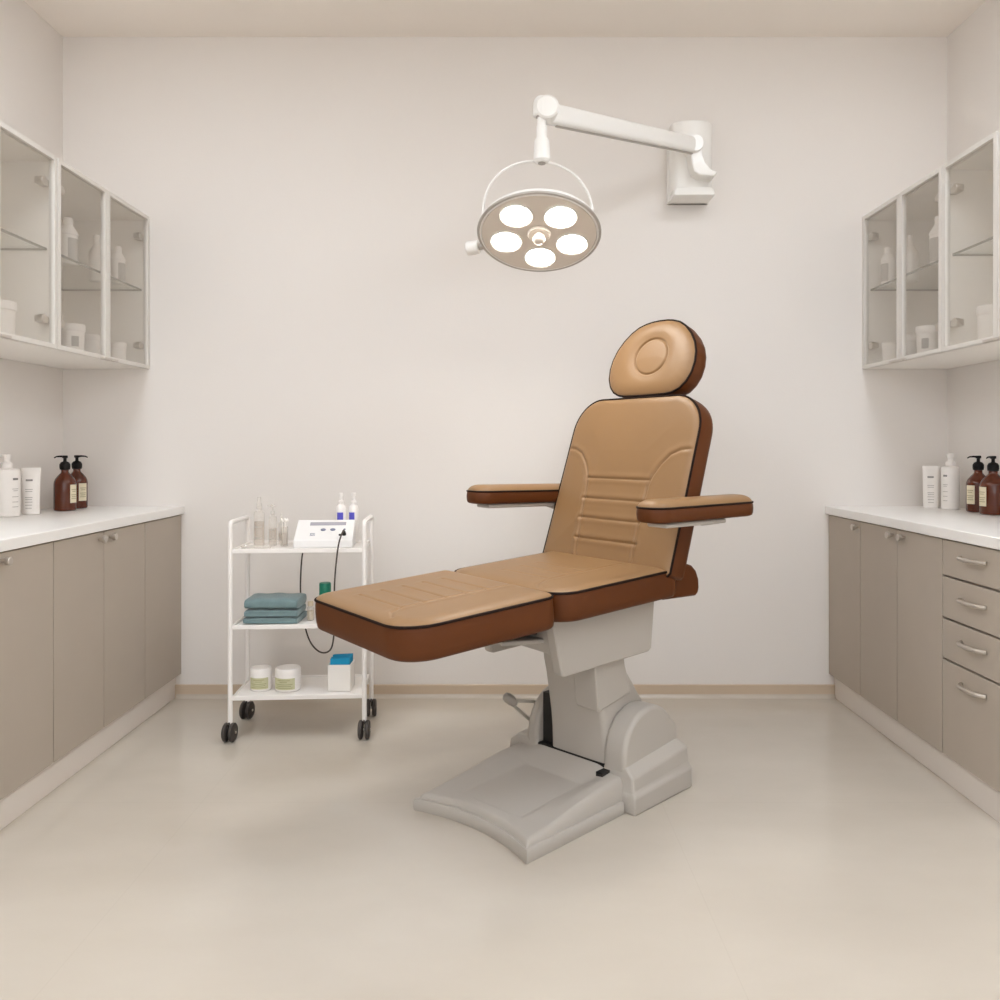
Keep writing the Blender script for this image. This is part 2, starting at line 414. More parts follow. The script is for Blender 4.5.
amber_bottle((-1.872,3.64,ZW), .043, 'amber pump bottle at the back of the left worktop, closest to the back wall', .1, -.50)
amber_bottle((1.950,3.43,ZW), .045, 'amber pump bottle on the right worktop beside the white pump bottle', PI, PI+.35)
amber_bottle((1.932,3.295,ZW), .048, 'amber pump bottle cut by the right photo edge on the right worktop', PI/2, PI+.12)

def white_pump(loc, r, label, noz, ang):
    t = thing('white_pump_bottle', label, 'bottle', loc, 0)
    MB().lathe([(r*.92,0),(r,.004),(r,.172),(r*.96,.180),(r*.80,.184),(r*.44,.186),(r*.44,.190)], n=40).build('body', M['bot_w'], t)
    pm = MB().lathe([(.019,.186),(.020,.200),(.015,.208),(.011,.211),(.011,.222),(.0125,.224),(.0125,.238),(.010,.240)], n=28)
    dx, dy = math.cos(noz), math.sin(noz)
    pm.tube([(0,0,.234),(dx*.03,dy*.03,.234)], [.006,.004], 8)
    pm.build('pump', M['bot_w'], t)
    p = MB(); addm(p, patch(r, .140, .148, ang-.24, ang+.24)); pr = p.build('brand_printing', M['printd'], t)
    p = MB()
    for z, w in ((.105,.3),(.098,.22),(.075,.3),(.055,.28),(.036,.28)): addm(p, patch(r, z, z+.0022, ang-w, ang+w, 8, .0004))
    p.build('printing', M['print'], t)
    return t
white_pump((-1.925,3.22,ZW), .044, 'white pump bottle on the left worktop at the left photo edge', PI, -.36)
white_pump((1.921,3.59,ZW), .036, 'white pump bottle on the right worktop between tube and amber bottle', PI/2, PI+.48)

def tube_bottle(loc, label, ang):
    t = thing('white_tube', label, 'tube', loc, ang)
    rings = []; n = 32; H0 = .185
    for z, sx, sy in ((0,.031,.026),(.004,.032,.028),(.012,.032,.028),(.06,.032,.026),(.12,.033,.018),(.165,.034,.008),(.172,.0345,.0035),(H0,.035,.003)):
        rings.append([(sx*math.cos(2*PI*k/n), sy*math.sin(2*PI*k/n), z) for k in range(n)])
    MB().loft(rings).build('body', M['bot_w'], t)
    p = MB()
    def fy(z):  # front surface y of the tube
        zs = [0,.012,.06,.12,.165]; ys = [.028,.028,.026,.018,.008]; return -np.interp(z, zs, ys)
    for z, w, h in ((.132,.012,.007),):
        p.box(-w-.004, w-.004, fy(z)-.0012, fy(z)+.003, z, z+h)
    p.build('brand_printing', M['printd'], t)
    p = MB()
    for z, w in ((.098,.013),(.090,.012),(.066,.013),(.058,.012),(.048,.013),(.036,.012),(.024,.011)):
        p.box(-w-.004, w-.004, fy(z)-.0008, fy(z)+.004, z, z+.0025)
    p.build('printing', M['print'], t)
    return t
tube_bottle((-1.890,3.32,ZW), 'white cosmetic tube standing on the left worktop beside the pump bottle', .35)
tube_bottle((1.876,3.665,ZW), 'white cosmetic tube standing on the right worktop nearest the back wall', -.35)

# ------------------------------------------------------------------ surgical lamp
HC = Vector((.1225, 3.0, 1.904)); RL = .218
tilt = math.radians(24); roll = math.radians(2.5)
Nf = Vector((0, -math.sin(tilt), -math.cos(tilt)))           # facing direction of the lit side
Nf = (Matrix.Rotation(roll, 3, 'Y') @ Nf).normalized()
Ux = (Matrix.Rotation(roll, 3, 'Y') @ Vector((1,0,0))).normalized()
Ux = (Ux-Nf*Ux.dot(Nf)).normalized(); Uy = Nf.cross(Ux)
if Uy.y > 0: Uy = -Uy      # the near edge of the tilted face is its upper edge
ELB = Vector((.130,3.0,2.347))
lamp = thing('surgical_lamp', 'white wall-mounted surgical lamp with five lit round lenses and long arm', 'surgical lamp', (.84,YB,2.43)); LO = lamp.location.copy()
# wall mount
wm = MB()
xa, xb = .737, .918
prof = [(xa,3.775),(xa,3.70)]
for k in range(13):
    a = PI-PI*k/12; prof.append(((xa+xb)/2+(xb-xa)/2*math.cos(a), 3.70-.055*math.sin(a)))
prof += [(xb,3.775)]
wm.loft([[(x,y,2.265) for x,y in prof],[(x,y,2.57) for x,y in prof]])
wm.build('wall_housing', M['lampw'], lamp, LO, bevel=.006)
wp = MB().box(xa-.004, xb+.004, 3.752, 3.782, 2.235, 2.57).build('wall_plate', M['lampw'], lamp, LO, bevel=.005)
wl = MB(); sec = lambda z, g: [(xa-g,3.78,z),(xb+g,3.78,z),(xb+g,3.63-g,z),(xa-g,3.63-g,z)]
wl.loft([sec(2.235,.0), sec(2.258,-.004), sec(2.273,-.012)]).build('mount_ledge', M['lampw'], lamp, LO, bevel=.005)
# curved bracket carrying the pivot
br = MB(); bp = [(.795,2.415),(.800,2.36),(.812,2.32),(.835,2.305),(.90,2.30),(.915,2.318),(.885,2.33),(.862,2.36),(.85,2.40),(.852,2.44),(.81,2.46)]
br.prism(bp, lambda u, v, e: (u, e, v), 3.575, 3.66); br.build('pivot_bracket', M['lampw'], lamp, LO, bevel=.006)
MB().cyl((.815,3.555,2.437),(.815,3.665,2.437),.036,32).build('pivot_hub', M['lampw'], lamp, LO, bevel=.004)
# arm
arm = MB(); P0 = Vector((.83,3.60,2.437)); P1 = ELB+Vector((.02,.02,0))
d = (P1-P0).normalized(); sd = d.cross(Vector((0,0,1))).normalized(); up = sd.cross(d)
if up.z < 0: up = -up
rings = []
for k in range(9):
    u = k/8; c = P0.lerp(P1, u); hh = .034+.004*u; ww = .024
    rr = []
    for q in range(24):
        a = 2*PI*q/24; ca, sa = math.cos(a), math.sin(a)
        rr.append(tuple(c+sd*ww*math.copysign(abs(ca)**.6, ca)+up*hh*math.copysign(abs(sa)**.6, sa)))
    rings.append(rr)
arm.loft(rings).build('arm', M['lampw'], lamp, LO, bevel=.004)
MB().tube([P0.lerp(P1,.02)-up*.036-sd*.0, P0.lerp(P1,.95)-up*.040], .005, 8).build('arm_channel', M['lamprim'], lamp, LO)
el = MB(); EC = ELB+Vector((.02,-.01,0))
el.lathe([(.001,-.032),(.028,-.030),(.040,-.022),(.042,0),(.042,.03),(.036,.036),(.001,.037)], EC, 32, (0,-1,0))
el.build('elbow_joint', M['lampw'], lamp, LO)
kn = MB(); kx, ky = .132, 2.985
kn.lathe([(.001,2.392),(.018,2.390),(.028,2.380),(.032,2.365),(.032,2.325),(.028,2.320),(.001,2.320)], (kx,ky,0), 32); kn.build('elbow_knuckle', M['lampw'], lamp, LO)
MB().cyl((kx,ky,2.316),(kx,ky,2.322),.022).build('collar_ring', M['lamprim'], lamp, LO)
st = MB(); st.lathe([(.016,2.318),(.016,2.288),(.019,2.286),(.019,2.245),(.026,2.235),(.030,2.18),(.030,2.165),(.022,2.155)], (kx,ky,0), 32); st.build('hanging_post', M['lampw'], lamp, LO)
MB().cyl((kx,ky,2.150),(kx,ky,2.156),.014).build('post_screw', M['lamprim'], lamp, LO)
# yoke
yk = []
A = HC-Ux*(RL*.94)-Nf*.03; B = HC+Ux*(RL*.90)-Nf*.03; TP = Vector((kx,ky,2.165))
for k in range(33):
    a = PI*k/32; base = A.lerp(B, (1-math.cos(a))/2)
    s_ = math.sin(a)**.72
    top = TP.z-((A.z+B.z)/2)
    yk.append(base+Vector((0,(TP.y-HC.y)*s_,top*s_)))
MB().tube(yk, .0046, 10).build('yoke', M['lampw'], lamp, LO)
# head
hd = MB().lathe([(.001,-.045),(RL*.55,-.043),(RL*.86,-.034),(RL*.985,-.020),(RL,-.006),(RL,.004),(RL*.955,.006),(RL*.95,.0)], HC, 72, Nf)
hd.build('lamp_head', M['lampw'], lamp, LO)
MB().tube([HC+(Ux*math.cos(2*PI*k/72)+Uy*math.sin(2*PI*k/72))*RL*1.0+Nf*.0005 for k in range(72)], .0058, 8, True).build('rim', M['lamprim'], lamp, LO)
MB().lathe([(.001,.002),(RL*.945,.002),(RL*.945,.006),(.001,.0061)], HC, 64, Nf).build('face_plate', M['lampface'], lamp, LO)
for dx, dy in ((-.39,.47),(.32,.49),(-.54,-.19),(.56,-.18),(.05,-.575)):
    c = HC+Ux*RL*dx+Uy*RL*dy
    ring = MB().lathe([(.050,.004),(.0605,.004),(.0605,.010),(.057,.0125),(.053,.010),(.050,.0085)], c, 40, Nf).build('lens_ring', M['lensring'], lamp, LO)
    MB().lathe([(.001,.0135),(.03,.0120),(.0485,.0088),(.0485,.005),(.001,.0045)], c, 40, Nf).build('lens', M['emit'], ring, LO)
ch = HC+Ux*RL*(-.0)+Uy*RL*.06
MB().lathe([(.028,.004),(.040,.006),(.043,.012),(.038,.018),(.026,.016),(.001,.014)], ch, 40, Nf).build('centre_ring', M['lampface'], lamp, LO)
MB().lathe([(.019,.012),(.019,.022),(.022,.028),(.023,.036),(.019,.044),(.012,.048),(.001,.049)], ch, 36, Nf).build('centre_handle', M['lampface'], lamp, LO)
sk = HC-Ux*RL*.80-Uy*RL*.42; so = (-Ux*.95-Uy*.30).normalized()
MB().cyl(sk+so*.03-Nf*.012, sk+so*.055-Nf*.012, .012).build('knob_stem', M['lamprim'], lamp, LO)
MB().cyl(sk+so*.045-Nf*.012, sk+so*.092-Nf*.012, .026, 28).build('side_knob', M['lampw'], lamp, LO, bevel=.003)

# ------------------------------------------------------------------ treatment chair
PSU, PSB = .6345, .7895
L = Vector((math.cos(PSU), math.sin(PSU), 0)); W = Vector((math.sin(PSU), -math.cos(PSU), 0))
O = Vector((-.0281, 2.6263, 0)); ZJ, ZH, ZF = .7044, .7427, .6679
L1, L2 = .497, .448
TH = .2947
LB = Vector((math.cos(PSB), math.sin(PSB), 0)); WB = Vector((math.sin(PSB), -math.cos(PSB), 0)); BP = Vector((.059, 2.262, 0))
chair = thing('treatment_chair', 'tan leather treatment chair with raised back, leg rest and grey pedestal base', 'treatment chair', tuple(BP+LB*.45-WB*.24)); CO = chair.location.copy()

def roundpoly(pts, rad, seg=12):
    out = []; n = len(pts)
    for i in range(n):
        p = Vector(pts[i]); a = (Vector(pts[i-1])-p).normalized(); b = (Vector(pts[(i+1) % n])-p).normalized()
        r = rad[i] if hasattr(rad, '__len__') else rad
        ang = a.angle(b)/2; t = r/math.tan(ang); c = p+(a+b).normalized()*(r/math.sin(ang))
        s = p+a*t; e = p+b*t
        a0 = math.atan2(s.y-c.y, s.x-c.x); a1 = math.atan2(e.y-c.y, e.x-c.x); dl = (a1-a0+PI) % (2*PI)-PI
        for k in range(seg+1): out.append((c.x+r*math.cos(a0+dl*k/seg), c.y+r*math.sin(a0+dl*k/seg)))
    return out
def resample(poly, n):
    P = np.array(poly+[poly[0]]); d = np.r_[0, np.cumsum(np.hypot(*np.diff(P, axis=0).T))]
    s = np.linspace(0, d[-1], n, endpoint=False)
    return np.c_[np.interp(s, d, P[:,0]), np.interp(s, d, P[:,1])]
def seamdist(X, Y, line):
    D = np.full(X.shape, 9.0); line = np.array(line)
    for p, q in zip(line[:-1], line[1:]):
        v = q-p; L_ = (v**2).sum()+1e-12
        t = np.clip(((X-p[0])*v[0]+(Y-p[1])*v[1])/L_, 0, 1)
        D = np.minimum(D, np.hypot(X-p[0]-t*v[0], Y-p[1]-t*v[1]))
    return D
def pad(name, P0, A, B, poly, th, puff=.014, crown=.006, seams=(), gd=.0045, gw=.0045, extra=None, nt=460, nr=130,
        back=False, origin=None, parent=None, inset=.003, piping=True, er=.028, pipe_r=.0042):
    """upholstered pad: tan top, brown side band, dark piping.  (a,b) plane at the piping level."""
    N = A.cross(B).normalized()
    if not back and N.z < 0: N = -N
    if back and N.y > 0: N = -N
    A_, B_, N_, P_ = (np.array(v) for v in (A, B, N, P0))
    R = resample(poly, nt); C = R.mean(axis=0)
    ss = 1-(1-np.linspace(0, 1, nr+1)[1:])**1.25
    X = C[0]+(R[:,0]-C[0])[None,:]*ss[:,None]; Y = C[1]+(R[:,1]-C[1])[None,:]*ss[:,None]
    D = seamdist(X, Y, np.vstack([R, R[:1]])); D[-1] = 0
    u = np.clip(D/er, 0, 1); Z = puff*np.sqrt(1-(1-u)**2)+crown*np.minimum(D/.2, 1)**.8
    mask = np.clip(D/.02, 0, 1)
    for item in seams:
        dd = seamdist(X, Y, item); Z -= mask*gd*np.exp(-(dd/gw)**2)-mask*.35*gd*np.exp(-((dd-.012)/.010)**2)
    if extra is not None: Z += mask*extra(X, Y)
    V = [P_+A_*C[0]+B_*C[1]+N_*Z[0].mean()]
    G = P_+A_*X[...,None]+B_*Y[...,None]+N_*Z[...,None]
    V += [tuple(p) for p in G.reshape(-1, 3)]
    F = [(0, 1+j, 1+(j+1) % nt) for j in range(nt)]
    for i in range(nr-1):
        for j in range(nt):
            a = 1+i*nt+j; b = 1+i*nt+(j+1) % nt; F.append((a, a+nt, b+nt, b))
    top = MB().add(V, F).build(name, M['leather'], parent, origin, ang=60)
    # side band with a soft bulge and rounded lower edge
    prof = [(0,0),(.003,-.15),(.005,-.4),(.005,-.7),(.003,-.88),(-.003,-.95),(-.010,-.988),(-.022,-1.0)]
    Rs = resample(poly, 160); Cs = Rs.mean(axis=0)
    tg = np.roll(Rs, -1, 0)-np.roll(Rs, 1, 0); nn = np.c_[tg[:,1], -tg[:,0]]; nn /= np.hypot(nn[:,0], nn[:,1])[:,None]
    if ((Rs-Cs)*nn).sum() < 0: nn = -nn
    rings = []
    for off, z in prof:
        Q = Rs+nn*off; k = -inset*abs(z)
        Q = Q+nn*k
        rings.append([tuple(P_+A_*q[0]+B_*q[1]+N_*(z*th)) for q in Q])
    sbm = MB().loft([[tuple(P_+A_*q[0]+B_*q[1]+N_*.001) for q in Rs-nn*.01]]+rings)
    sbm.build('side_band', M['leatherd'], top, origin, ang=60)
    if piping:
        MB().tube([tuple(P_+A_*q[0]+B_*q[1]+N_*.001) for q in Rs+nn*.001], pipe_r, 8, True).build('piping', M['pipe'], top, origin)
    return top

hw = .292
# leg rest
A = (L*L1+Vector((0,0,ZJ-ZF))).normalized(); LL = math.hypot(L1, ZJ-ZF)
PJ = O+Vector((0,0,ZJ)); PF = PJ-A*LL
poly = roundpoly([(0,hw),(0,-hw),(LL+.006,-hw),(LL+.006,hw)], [.105,.055,.035,.035])
seams = []
sl = [(LL-.02,-.135),(.08,-.135),(.045,-.165),(.03,-.20)]; sr = [(LL-.02,.115),(.09,.115),(.055,.135),(.03,.18)]
seams += [sr]
for k in range(5): seams.append([(.095+.073*k,-.135),(.095+.073*k,.115)])
pad('leg_rest', PF, A, W, poly, .094, .016, .004, seams, origin=CO, parent=chair, gd=.0026, er=.045)
# seat
ZHS = .736; A = (L*L2+Vector((0,0,ZHS-ZJ))).normalized(); LS = math.hypot(L2, ZHS-ZJ)
poly = roundpoly([(.012,hw+.004),(.012,-hw-.004),(LS+.050,-hw-.004),(LS+.050,hw+.008)], [.085,.06,.02,.012])
seams = [[(.02,.19),(.05,.15),(.10,.125),(LS-.02,.12)]]
for k in range(3): seams.append([(.12+.075*k,-.12),(.12+.075*k,.11)])
pad('seat', PJ, A, W, poly, .088, .011, .002, seams, origin=CO, parent=chair, gd=.0013, gw=.006, er=.05)
# backrest
HP = O+L*L2+Vector((0,0,ZH)); U = Vector((L.x*math.sin(TH), L.y*math.sin(TH), math.cos(TH)))
NB = W.cross(U); NB = -NB if NB.y > 0 else NB
poly = roundpoly([(-.326,-.016),(.312,-.016),(.312,.598),(-.304,.598)], [.012,.012,.125,.125], 20)
def arc(sg):
    P = [(.315,.408),(.262,.402),(.222,.385),(.188,.350),(.165,.312),(.152,.27),(.148,.20),(.143,.10),(.140,-.01)]
    return [(sg*a, b) for a, b in P]
seams = [arc(-1), arc(1)]
for v in (.292,.216,.144,.070): seams.append([(-.153,v),(.150,v)])
pad('backrest', HP-NB*.012, W, U, poly, .074, .009, .010, seams, back=True, origin=CO, parent=chair, gd=.0042, nt=520, nr=140)
# headrest
hp = []
half = [(0,.892),(.035,.8905),(.066,.886),(.10,.876),(.130,.858),(.162,.828),(.187,.793),(.201,.757),(.2055,.72),(.2,.682),(.184,.650),(.160,.627),(.13,.614),(.10,.610),(.05,.6085),(0,.608)]
hp = [(.026+x, y) for x, y in half]+[(.026-x, y) for x, y in half[-2:0:-1]]
def dish(X, Y):
    d = np.hypot((X-.028)/.077, (Y-.752)/.068)
    g = -.0055*np.exp(-((d-1)/.055)**2)
    return g-.007*(1/(1+np.exp((d-1.25)/.13)))
pad('headrest', HP-NB*.012, W, U, hp, .066, .015, .006, [], back=True, origin=CO, parent=chair, extra=dish, inset=.006, nt=480, nr=100, er=.05)
# rear lumbar bolster
def TU(a, b, z): p = O+L*a+W*b; return (p.x, p.y, z)
prof = [(.47,.640),(.630,.638),(.643,.645),(.648,.665),(.646,.695),(.634,.722),(.612,.742),(.585,.750),(.52,.750)]
MB().prism(prof, lambda u, v, e: TU(u, e, v), -.26, .27).build('lumbar_support', M['leatherd'], chair, CO, bevel=.01)
# brown lower frame closing the seat to the backrest
# armrests
def armrest(b, a0, a1, z0, z1, wd):
    P = Vector(TU(a0, b, z0)); E_ = Vector(TU(a1, b, z1)); A = (E_-P).normalized(); ln = (E_-P).length
    poly = roundpoly([(0,wd/2),(0,-wd/2),(ln,-wd/2),(ln,wd/2)], [.052,.045,.05,.05])
    ar = pad('armrest', P, A, W, poly, .045, .023, .008, [], origin=CO, parent=chair, inset=.004, nt=240, nr=40, er=.04, pipe_r=.0034)
    sp = MB(); sg = 1 if b > 0 else -1
    def TA(u, v, e): q = P+A*u+W*v; return (q.x, q.y, q.z+e)
    sp.box(.05, ln-.14, -wd*.36, wd*.36, -.060, -.046, TA)
    sp.build('support_plate', M['plastic'], ar, CO, bevel=.006)
    # bracket back to the backrest
    q0 = P+A*(ln*.72)-Vector((0,0,.052)); q1 = HP+U*.20+W*(.27*sg)-NB*.075
    MB().tube([q0, q0.lerp(q1,.5)+Vector((0,0,-.015)), q1], .014, 12).build('support_arm', M['plastic'], ar, CO)
armrest(.378, .275, .742, .952, .956, .115)
armrest(-.375, .158, .66, .974, .966, .110)

# ---- under-seat mechanism
def box_hull(pts_bottom, pts_top): return MB().loft([pts_bottom, pts_top])
def zseat(a): return ZJ-.089+(ZH-ZJ)*a/L2
def side_cover(b0, b1):
    prof = [(.058,zseat(.058)),(.098,.442),(.108,.436),(.472,.462),(.486,.472),(.503,zseat(.5)-.002)]
    m = MB().prism(prof, lambda u, v, e: TU(u, e, v), b0, b1)
    return m.build('side_cover', M['plastic'], chair, CO, bevel=.010)
side_cover(.165, .205); side_cover(-.205, -.165)
MB().prism([(.085,.50),(.45,.50),(.46,zseat(.46)),(.085,zseat(.085))], lambda u, v, e: TU(u, e, v), -.165, .165).build('mechanism_housing', M['plastic'], chair, CO, bevel=.006)
m = MB(); m.prism([(-.075,.556),(.12,.540),(.12,.527),(-.075,.543)], lambda u, v, e: TU(u, e, v), -.10, .135)
m.build('leg_rest_bracket', M['plastic'], chair, CO, bevel=.004)
m = MB(); m.prism([(-.05,.606),(.10,.600),(.10,.575),(-.02,.588)], lambda u, v, e: TU(u, e, v), -.08, .12)
m.build('leg_rest_rail', M['plasticd'], chair, CO, bevel=.004)
MB().prism([(.0,.60),(.09,.60),(.09,.55),(.0,.562)], lambda u, v, e: TU(u, e, v), -.07, .10).build('rail_gap_shade', M['black'], chair, CO, bevel=.003)  # black block standing in for the shaded gap between rail and bracket

# ---- pedestal base in its own frame: a along LB, b towards the far side, z up
def TB(a, b, z): p = BP+LB*a-WB*b; return (p.x, p.y, z)
BW = .486
# footplate skirt
def front(b, g=0): q = (b-g)/(BW-2*g); return .045*4*q*(1-q)+g
NB_ = 24
def footring(g, z, aback): 
    bs = [g+(BW-2*g)*k/NB_ for k in range(NB_+1)]
    r = [TB(front(b, g), b, z) for b in bs]
    r += [TB(aback, bs[-1-k], z) for k in range(NB_+1)]
    return r
sk = MB().loft([footring(.002, 0, .44), footring(0, .004, .44), footring(0, .032, .44), footring(.004, .037, .44)])
sk.build('footplate_skirt', M['plastic'], chair, CO, ang=40)
# upper fairing as a height field
na, nb = 90, 90; V = []; F = []
def sm(x): x = min(1, max(0, x)); return x*x*(3-2*x)
g = .012
for i in range(na+1):
    for j in range(nb+1):
        q = j/nb; b = g+(BW-2*g)*q; a0 = front(b, g)+.0; t = i/na; a = a0+(.46-a0)*t
        rim = .054+.050*sm(a/.44)**1.0
        deck = .057+.020*max(0, (a-.06)/.36)
        e = min(b-g, BW-g-b)
        w_ = sm((e-.035)/.085)                       # 0 at the side rims, 1 over the deck
        z = rim*(1-w_)+min(deck, rim)*w_
        if a > .385: z = z+w_*(.040*min(1, max(0, (a-.385)/.075)))
        # soft recessed panel outline
        pa, pb = .105, .40
        inn = min(a-.10, .385-a, b-.12, .375-b)
        if inn > -.01: z -= .0018*sm((inn+.006)/.010)
        ed = min(e/.018, (a-a0)/.016)
        if ed < 1: z = .036+(z-.036)*math.sqrt(max(0, 1-(1-max(0, ed))**2))
        V.append(TB(a, b, z))
for i in range(na):
    for j in range(nb):
        k = i*(nb+1)+j; F.append((k, k+1, k+nb+2, k+nb+1))
o = MB().add(V, F)
# close the underside so it is solid
k0 = len(o.v)
edge = [j for j in range(nb+1)]+[i*(nb+1)+nb for i in range(1, na+1)]+[na*(nb+1)+j for j in range(nb-1, -1, -1)]+[i*(nb+1) for i in range(na-1, 0, -1)]
for e in edge: x, y, z = o.v[e]; o.v.append((x, y, .03))
n = len(edge)
for i in range(n): o.f.append((edge[i], edge[(i+1) % n], k0+(i+1) % n, k0+i))
o.f.append(tuple(range(k0, k0+n)))
o.build('footplate', M['plastic'], chair, CO, ang=60)

# rear pedestal block
AB0, AB1 = .447, .770
def rect(a0, a1, b0, b1, z): return [TB(a0,b0,z), TB(a1,b0,z), TB(a1,b1,z), TB(a0,b1,z)]
def pedestal(b0, b1, so):
    # so = +1: outer side is b0 (near), -1: outer side is b1 (far)
    rr = []
    for e0, e1, i, z, z2 in ((0,0,0,0,0),(0,0,0,.056,.068),(.006,.004,.010,.066,.080),(.008,.006,.014,.108,.134),(.018,.020,.050,.135,.160)):
        q = rect(AB0+e0, AB1-e1, b0+(i if so > 0 else 0), b1-(i if so < 0 else 0), z)
        rr.append([(p[0], p[1], z2 if k in (1, 2) else z) for k, p in enumerate(q)])
    MB().loft(rr).build('pedestal', M['plastic'], chair, CO, bevel=.008)
pedestal(-.036, .096, 1); pedestal(.384, .524, -1)
MB().loft([rect(.735,AB1-.002,.097,.383,0), rect(.735,AB1-.002,.097,.383,.15), rect(.735,AB1-.012,.097,.383,.175)]).build('rear_cover', M['plastic'], chair, CO, bevel=.004)
hump = [(.460,.06),(.458,.15)]
for k in range(15):
    t = k/14; a = PI-(PI-.62)*t
    hump.append((.600+.142*math.cos(a), .158+.138*math.sin(a)))
hump += [(.750,.205),(.757,.165),(.757,.06)]
MB().prism(hump, lambda u, v, e: TB(u, e, v), .012, .096).build('side_cheek', M['plastic'], chair, CO, bevel=.014, seg=4)
MB().prism(hump, lambda u, v, e: TB(u, e, v), .384, .430).build('side_cheek', M['plastic'], chair, CO, bevel=.014, seg=4)
cw = MB().box(.464, .734, .097, .383, .03, .122, TB); cw.box(.49, .734, .325, .383, .10, .29, TB); cw.box(.418, .47, .068, .094, .03, .113, TB)  # black boxes put the shade of the gaps round the column into colour
cw.build('column_gap_shade', M['black'], chair, CO)
# lower column (lofted)
def csec(a0, a1, b0, b1, z, r=.02):
    P = roundpoly([(a0,b0),(a1,b0),(a1,b1),(a0,b1)], [r,r*.6,r*.6,r], 5)
    return [TB(a, b, z) for a, b in P]
col = [csec(.468,.735,.092,.330,.10), csec(.468,.735,.092,.330,.14), csec(.466,.725,.092,.330,.19), csec(.461,.700,.094,.330,.24),
       csec(.453,.668,.097,.330,.29), csec(.444,.635,.101,.330,.34), csec(.434,.602,.107,.330,.39), csec(.423,.575,.113,.330,.43), csec(.418,.572,.113,.330,.50)]
MB().loft(col).build('column', M['plastic'], chair, CO, ang=50)
slv = MB().loft([[TB(.436,.098,.292),TB(.60,.088,.325),TB(.60,.20,.325),TB(.446,.20,.292)],
                 [TB(.425,.100,.42),TB(.580,.100,.42),TB(.580,.20,.42),TB(.429,.20,.42)],
                 [TB(.418,.104,.50),TB(.575,.104,.50),TB(.575,.20,.50),TB(.422,.20,.50)]])
slv.build('column_sleeve', M['plastic'], chair, CO, bevel=.006)
# foot lever
p0 = TB(.50,.455,.235); p1 = TB(.485,.56,.262)
lv = MB(); kx_ = Vector((.018,2.934,.246))
lv.tube([TB(.52,.45,.235), kx_+Vector((.03,0,-.004)), kx_], .0065, 10)
lv.tube([TB(.53,.46,.15), kx_+Vector((.02,.01,-.03)), kx_], .0065, 10)
lv = lv.build('foot_lever', M['steel'], chair, CO)
MB().lathe([(.004,-.030),(.014,-.024),(.018,-.005),(.018,.012),(.013,.024),(.004,.028)], kx_, 24, (-.75,-.1,.6)).build('lever_pad', M['plasticd'], lv, CO)

# ------------------------------------------------------------------ trolley
TX0, TX1, TY0, TY1 = -1.062, -.548, 3.217, 3.49; TROT = math.radians(3.5)
trolley = thing('trolley', 'white three-shelf metal trolley on four dark casters against the back wall', 'trolley', ((TX0+TX1)/2, (TY0+TY1)/2, 0)); TO = trolley.location.copy()
SH = (-.012)  # the back uprights stand slightly left
for x, s in ((TX0, 1), (TX1, -1)):
    r = .0095; path = []
    zt = .843; rc = .02
    path = [(x,TY0,.070),(x,TY0,zt-rc)]
    for k in range(1, 7): a = PI/2*k/6; path.append((x, TY0+rc-rc*math.cos(a), zt-rc+rc*math.sin(a)))
    for k in range(0, 7): a = PI/2*k/6; path.append((x+SH*.0, TY1-rc+rc*math.sin(a), zt-rc+rc*math.cos(a)))
    path.append((x, TY1, .070))
    m = MB(); m.tube(path, r, 12)
    m.build('side_frame', M['cart'], trolley, TO)
for z in (.742, .448, .174):
    m = MB(); m.box(TX0+.008, TX1-.008, TY0-.004, TY1+.004, z-.016, z-.006)
    m.box(TX0+.008, TX1-.008, TY0-.006, TY0+.003, z-.017, z); m.box(TX0+.008, TX1-.008, TY1-.003, TY1+.006, z-.017, z)
    m.box(TX0+.008, TX0+.016, TY0, TY1, z-.017, z); m.box(TX1-.016, TX1-.008, TY0, TY1, z-.017, z)
    m.build('shelf', M['cart'], trolley, TO, bevel=.0015, seg=2)
def caster(x, y, ang):
    c = MB(); ca, sa = math.cos(ang), math.sin(ang)
    ctr = Vector((x-.006*ca, y-.006*sa, .036)); ax = Vector((-sa, ca, 0))
    for s in (-1, 1):
        c.lathe([(.004,0),(.028,.001),(.0355,.005),(.0355,.015),(.030,.019),(.010,.020),(.001,.020)], ctr+ax*(.003*s), 32, ax*s)
    w = c.build('caster', M['caster'], trolley, TO)
    h = MB(); h.cyl((x,y,.060),(x,y,.082),.0075,14); h.cyl(ctr-ax*.026, ctr+ax*.026, .005, 12); h.build('caster_stem', M['steel'], w, TO)
    hd = MB(); pr = []
    for k in range(13): a = -.3+(PI*.75)*k/12; pr.append((.0385*math.cos(a), .0385*math.sin(a)))
    for k in range(13): a = -.3+(PI*.75)*(12-k)/12; pr.append((.030*math.cos(a), .030*math.sin(a)))
    hd.prism(pr, lambda u, v, e: tuple(ctr+Vector((ca,sa,0))*u+Vector((0,0,1))*v+ax*e), -.0028, .0028)
    hd.build('caster_hood', M['caster'], w, TO)
caster(TX0, TY0, 1.45); caster(TX1, TY0, 1.55); caster(TX0, TY1, 1.40); caster(TX1, TY1, 1.62)
ZP, ZM, ZL = .742-.0055, .448-.0055, .174-.0055

_c = Vector((TX0, TY0, 0)); _d = TO-_c
trolley.rotation_euler = (0, 0, TROT); trolley.location = _c+Matrix.Rotation(TROT, 3, 'Z') @ _d

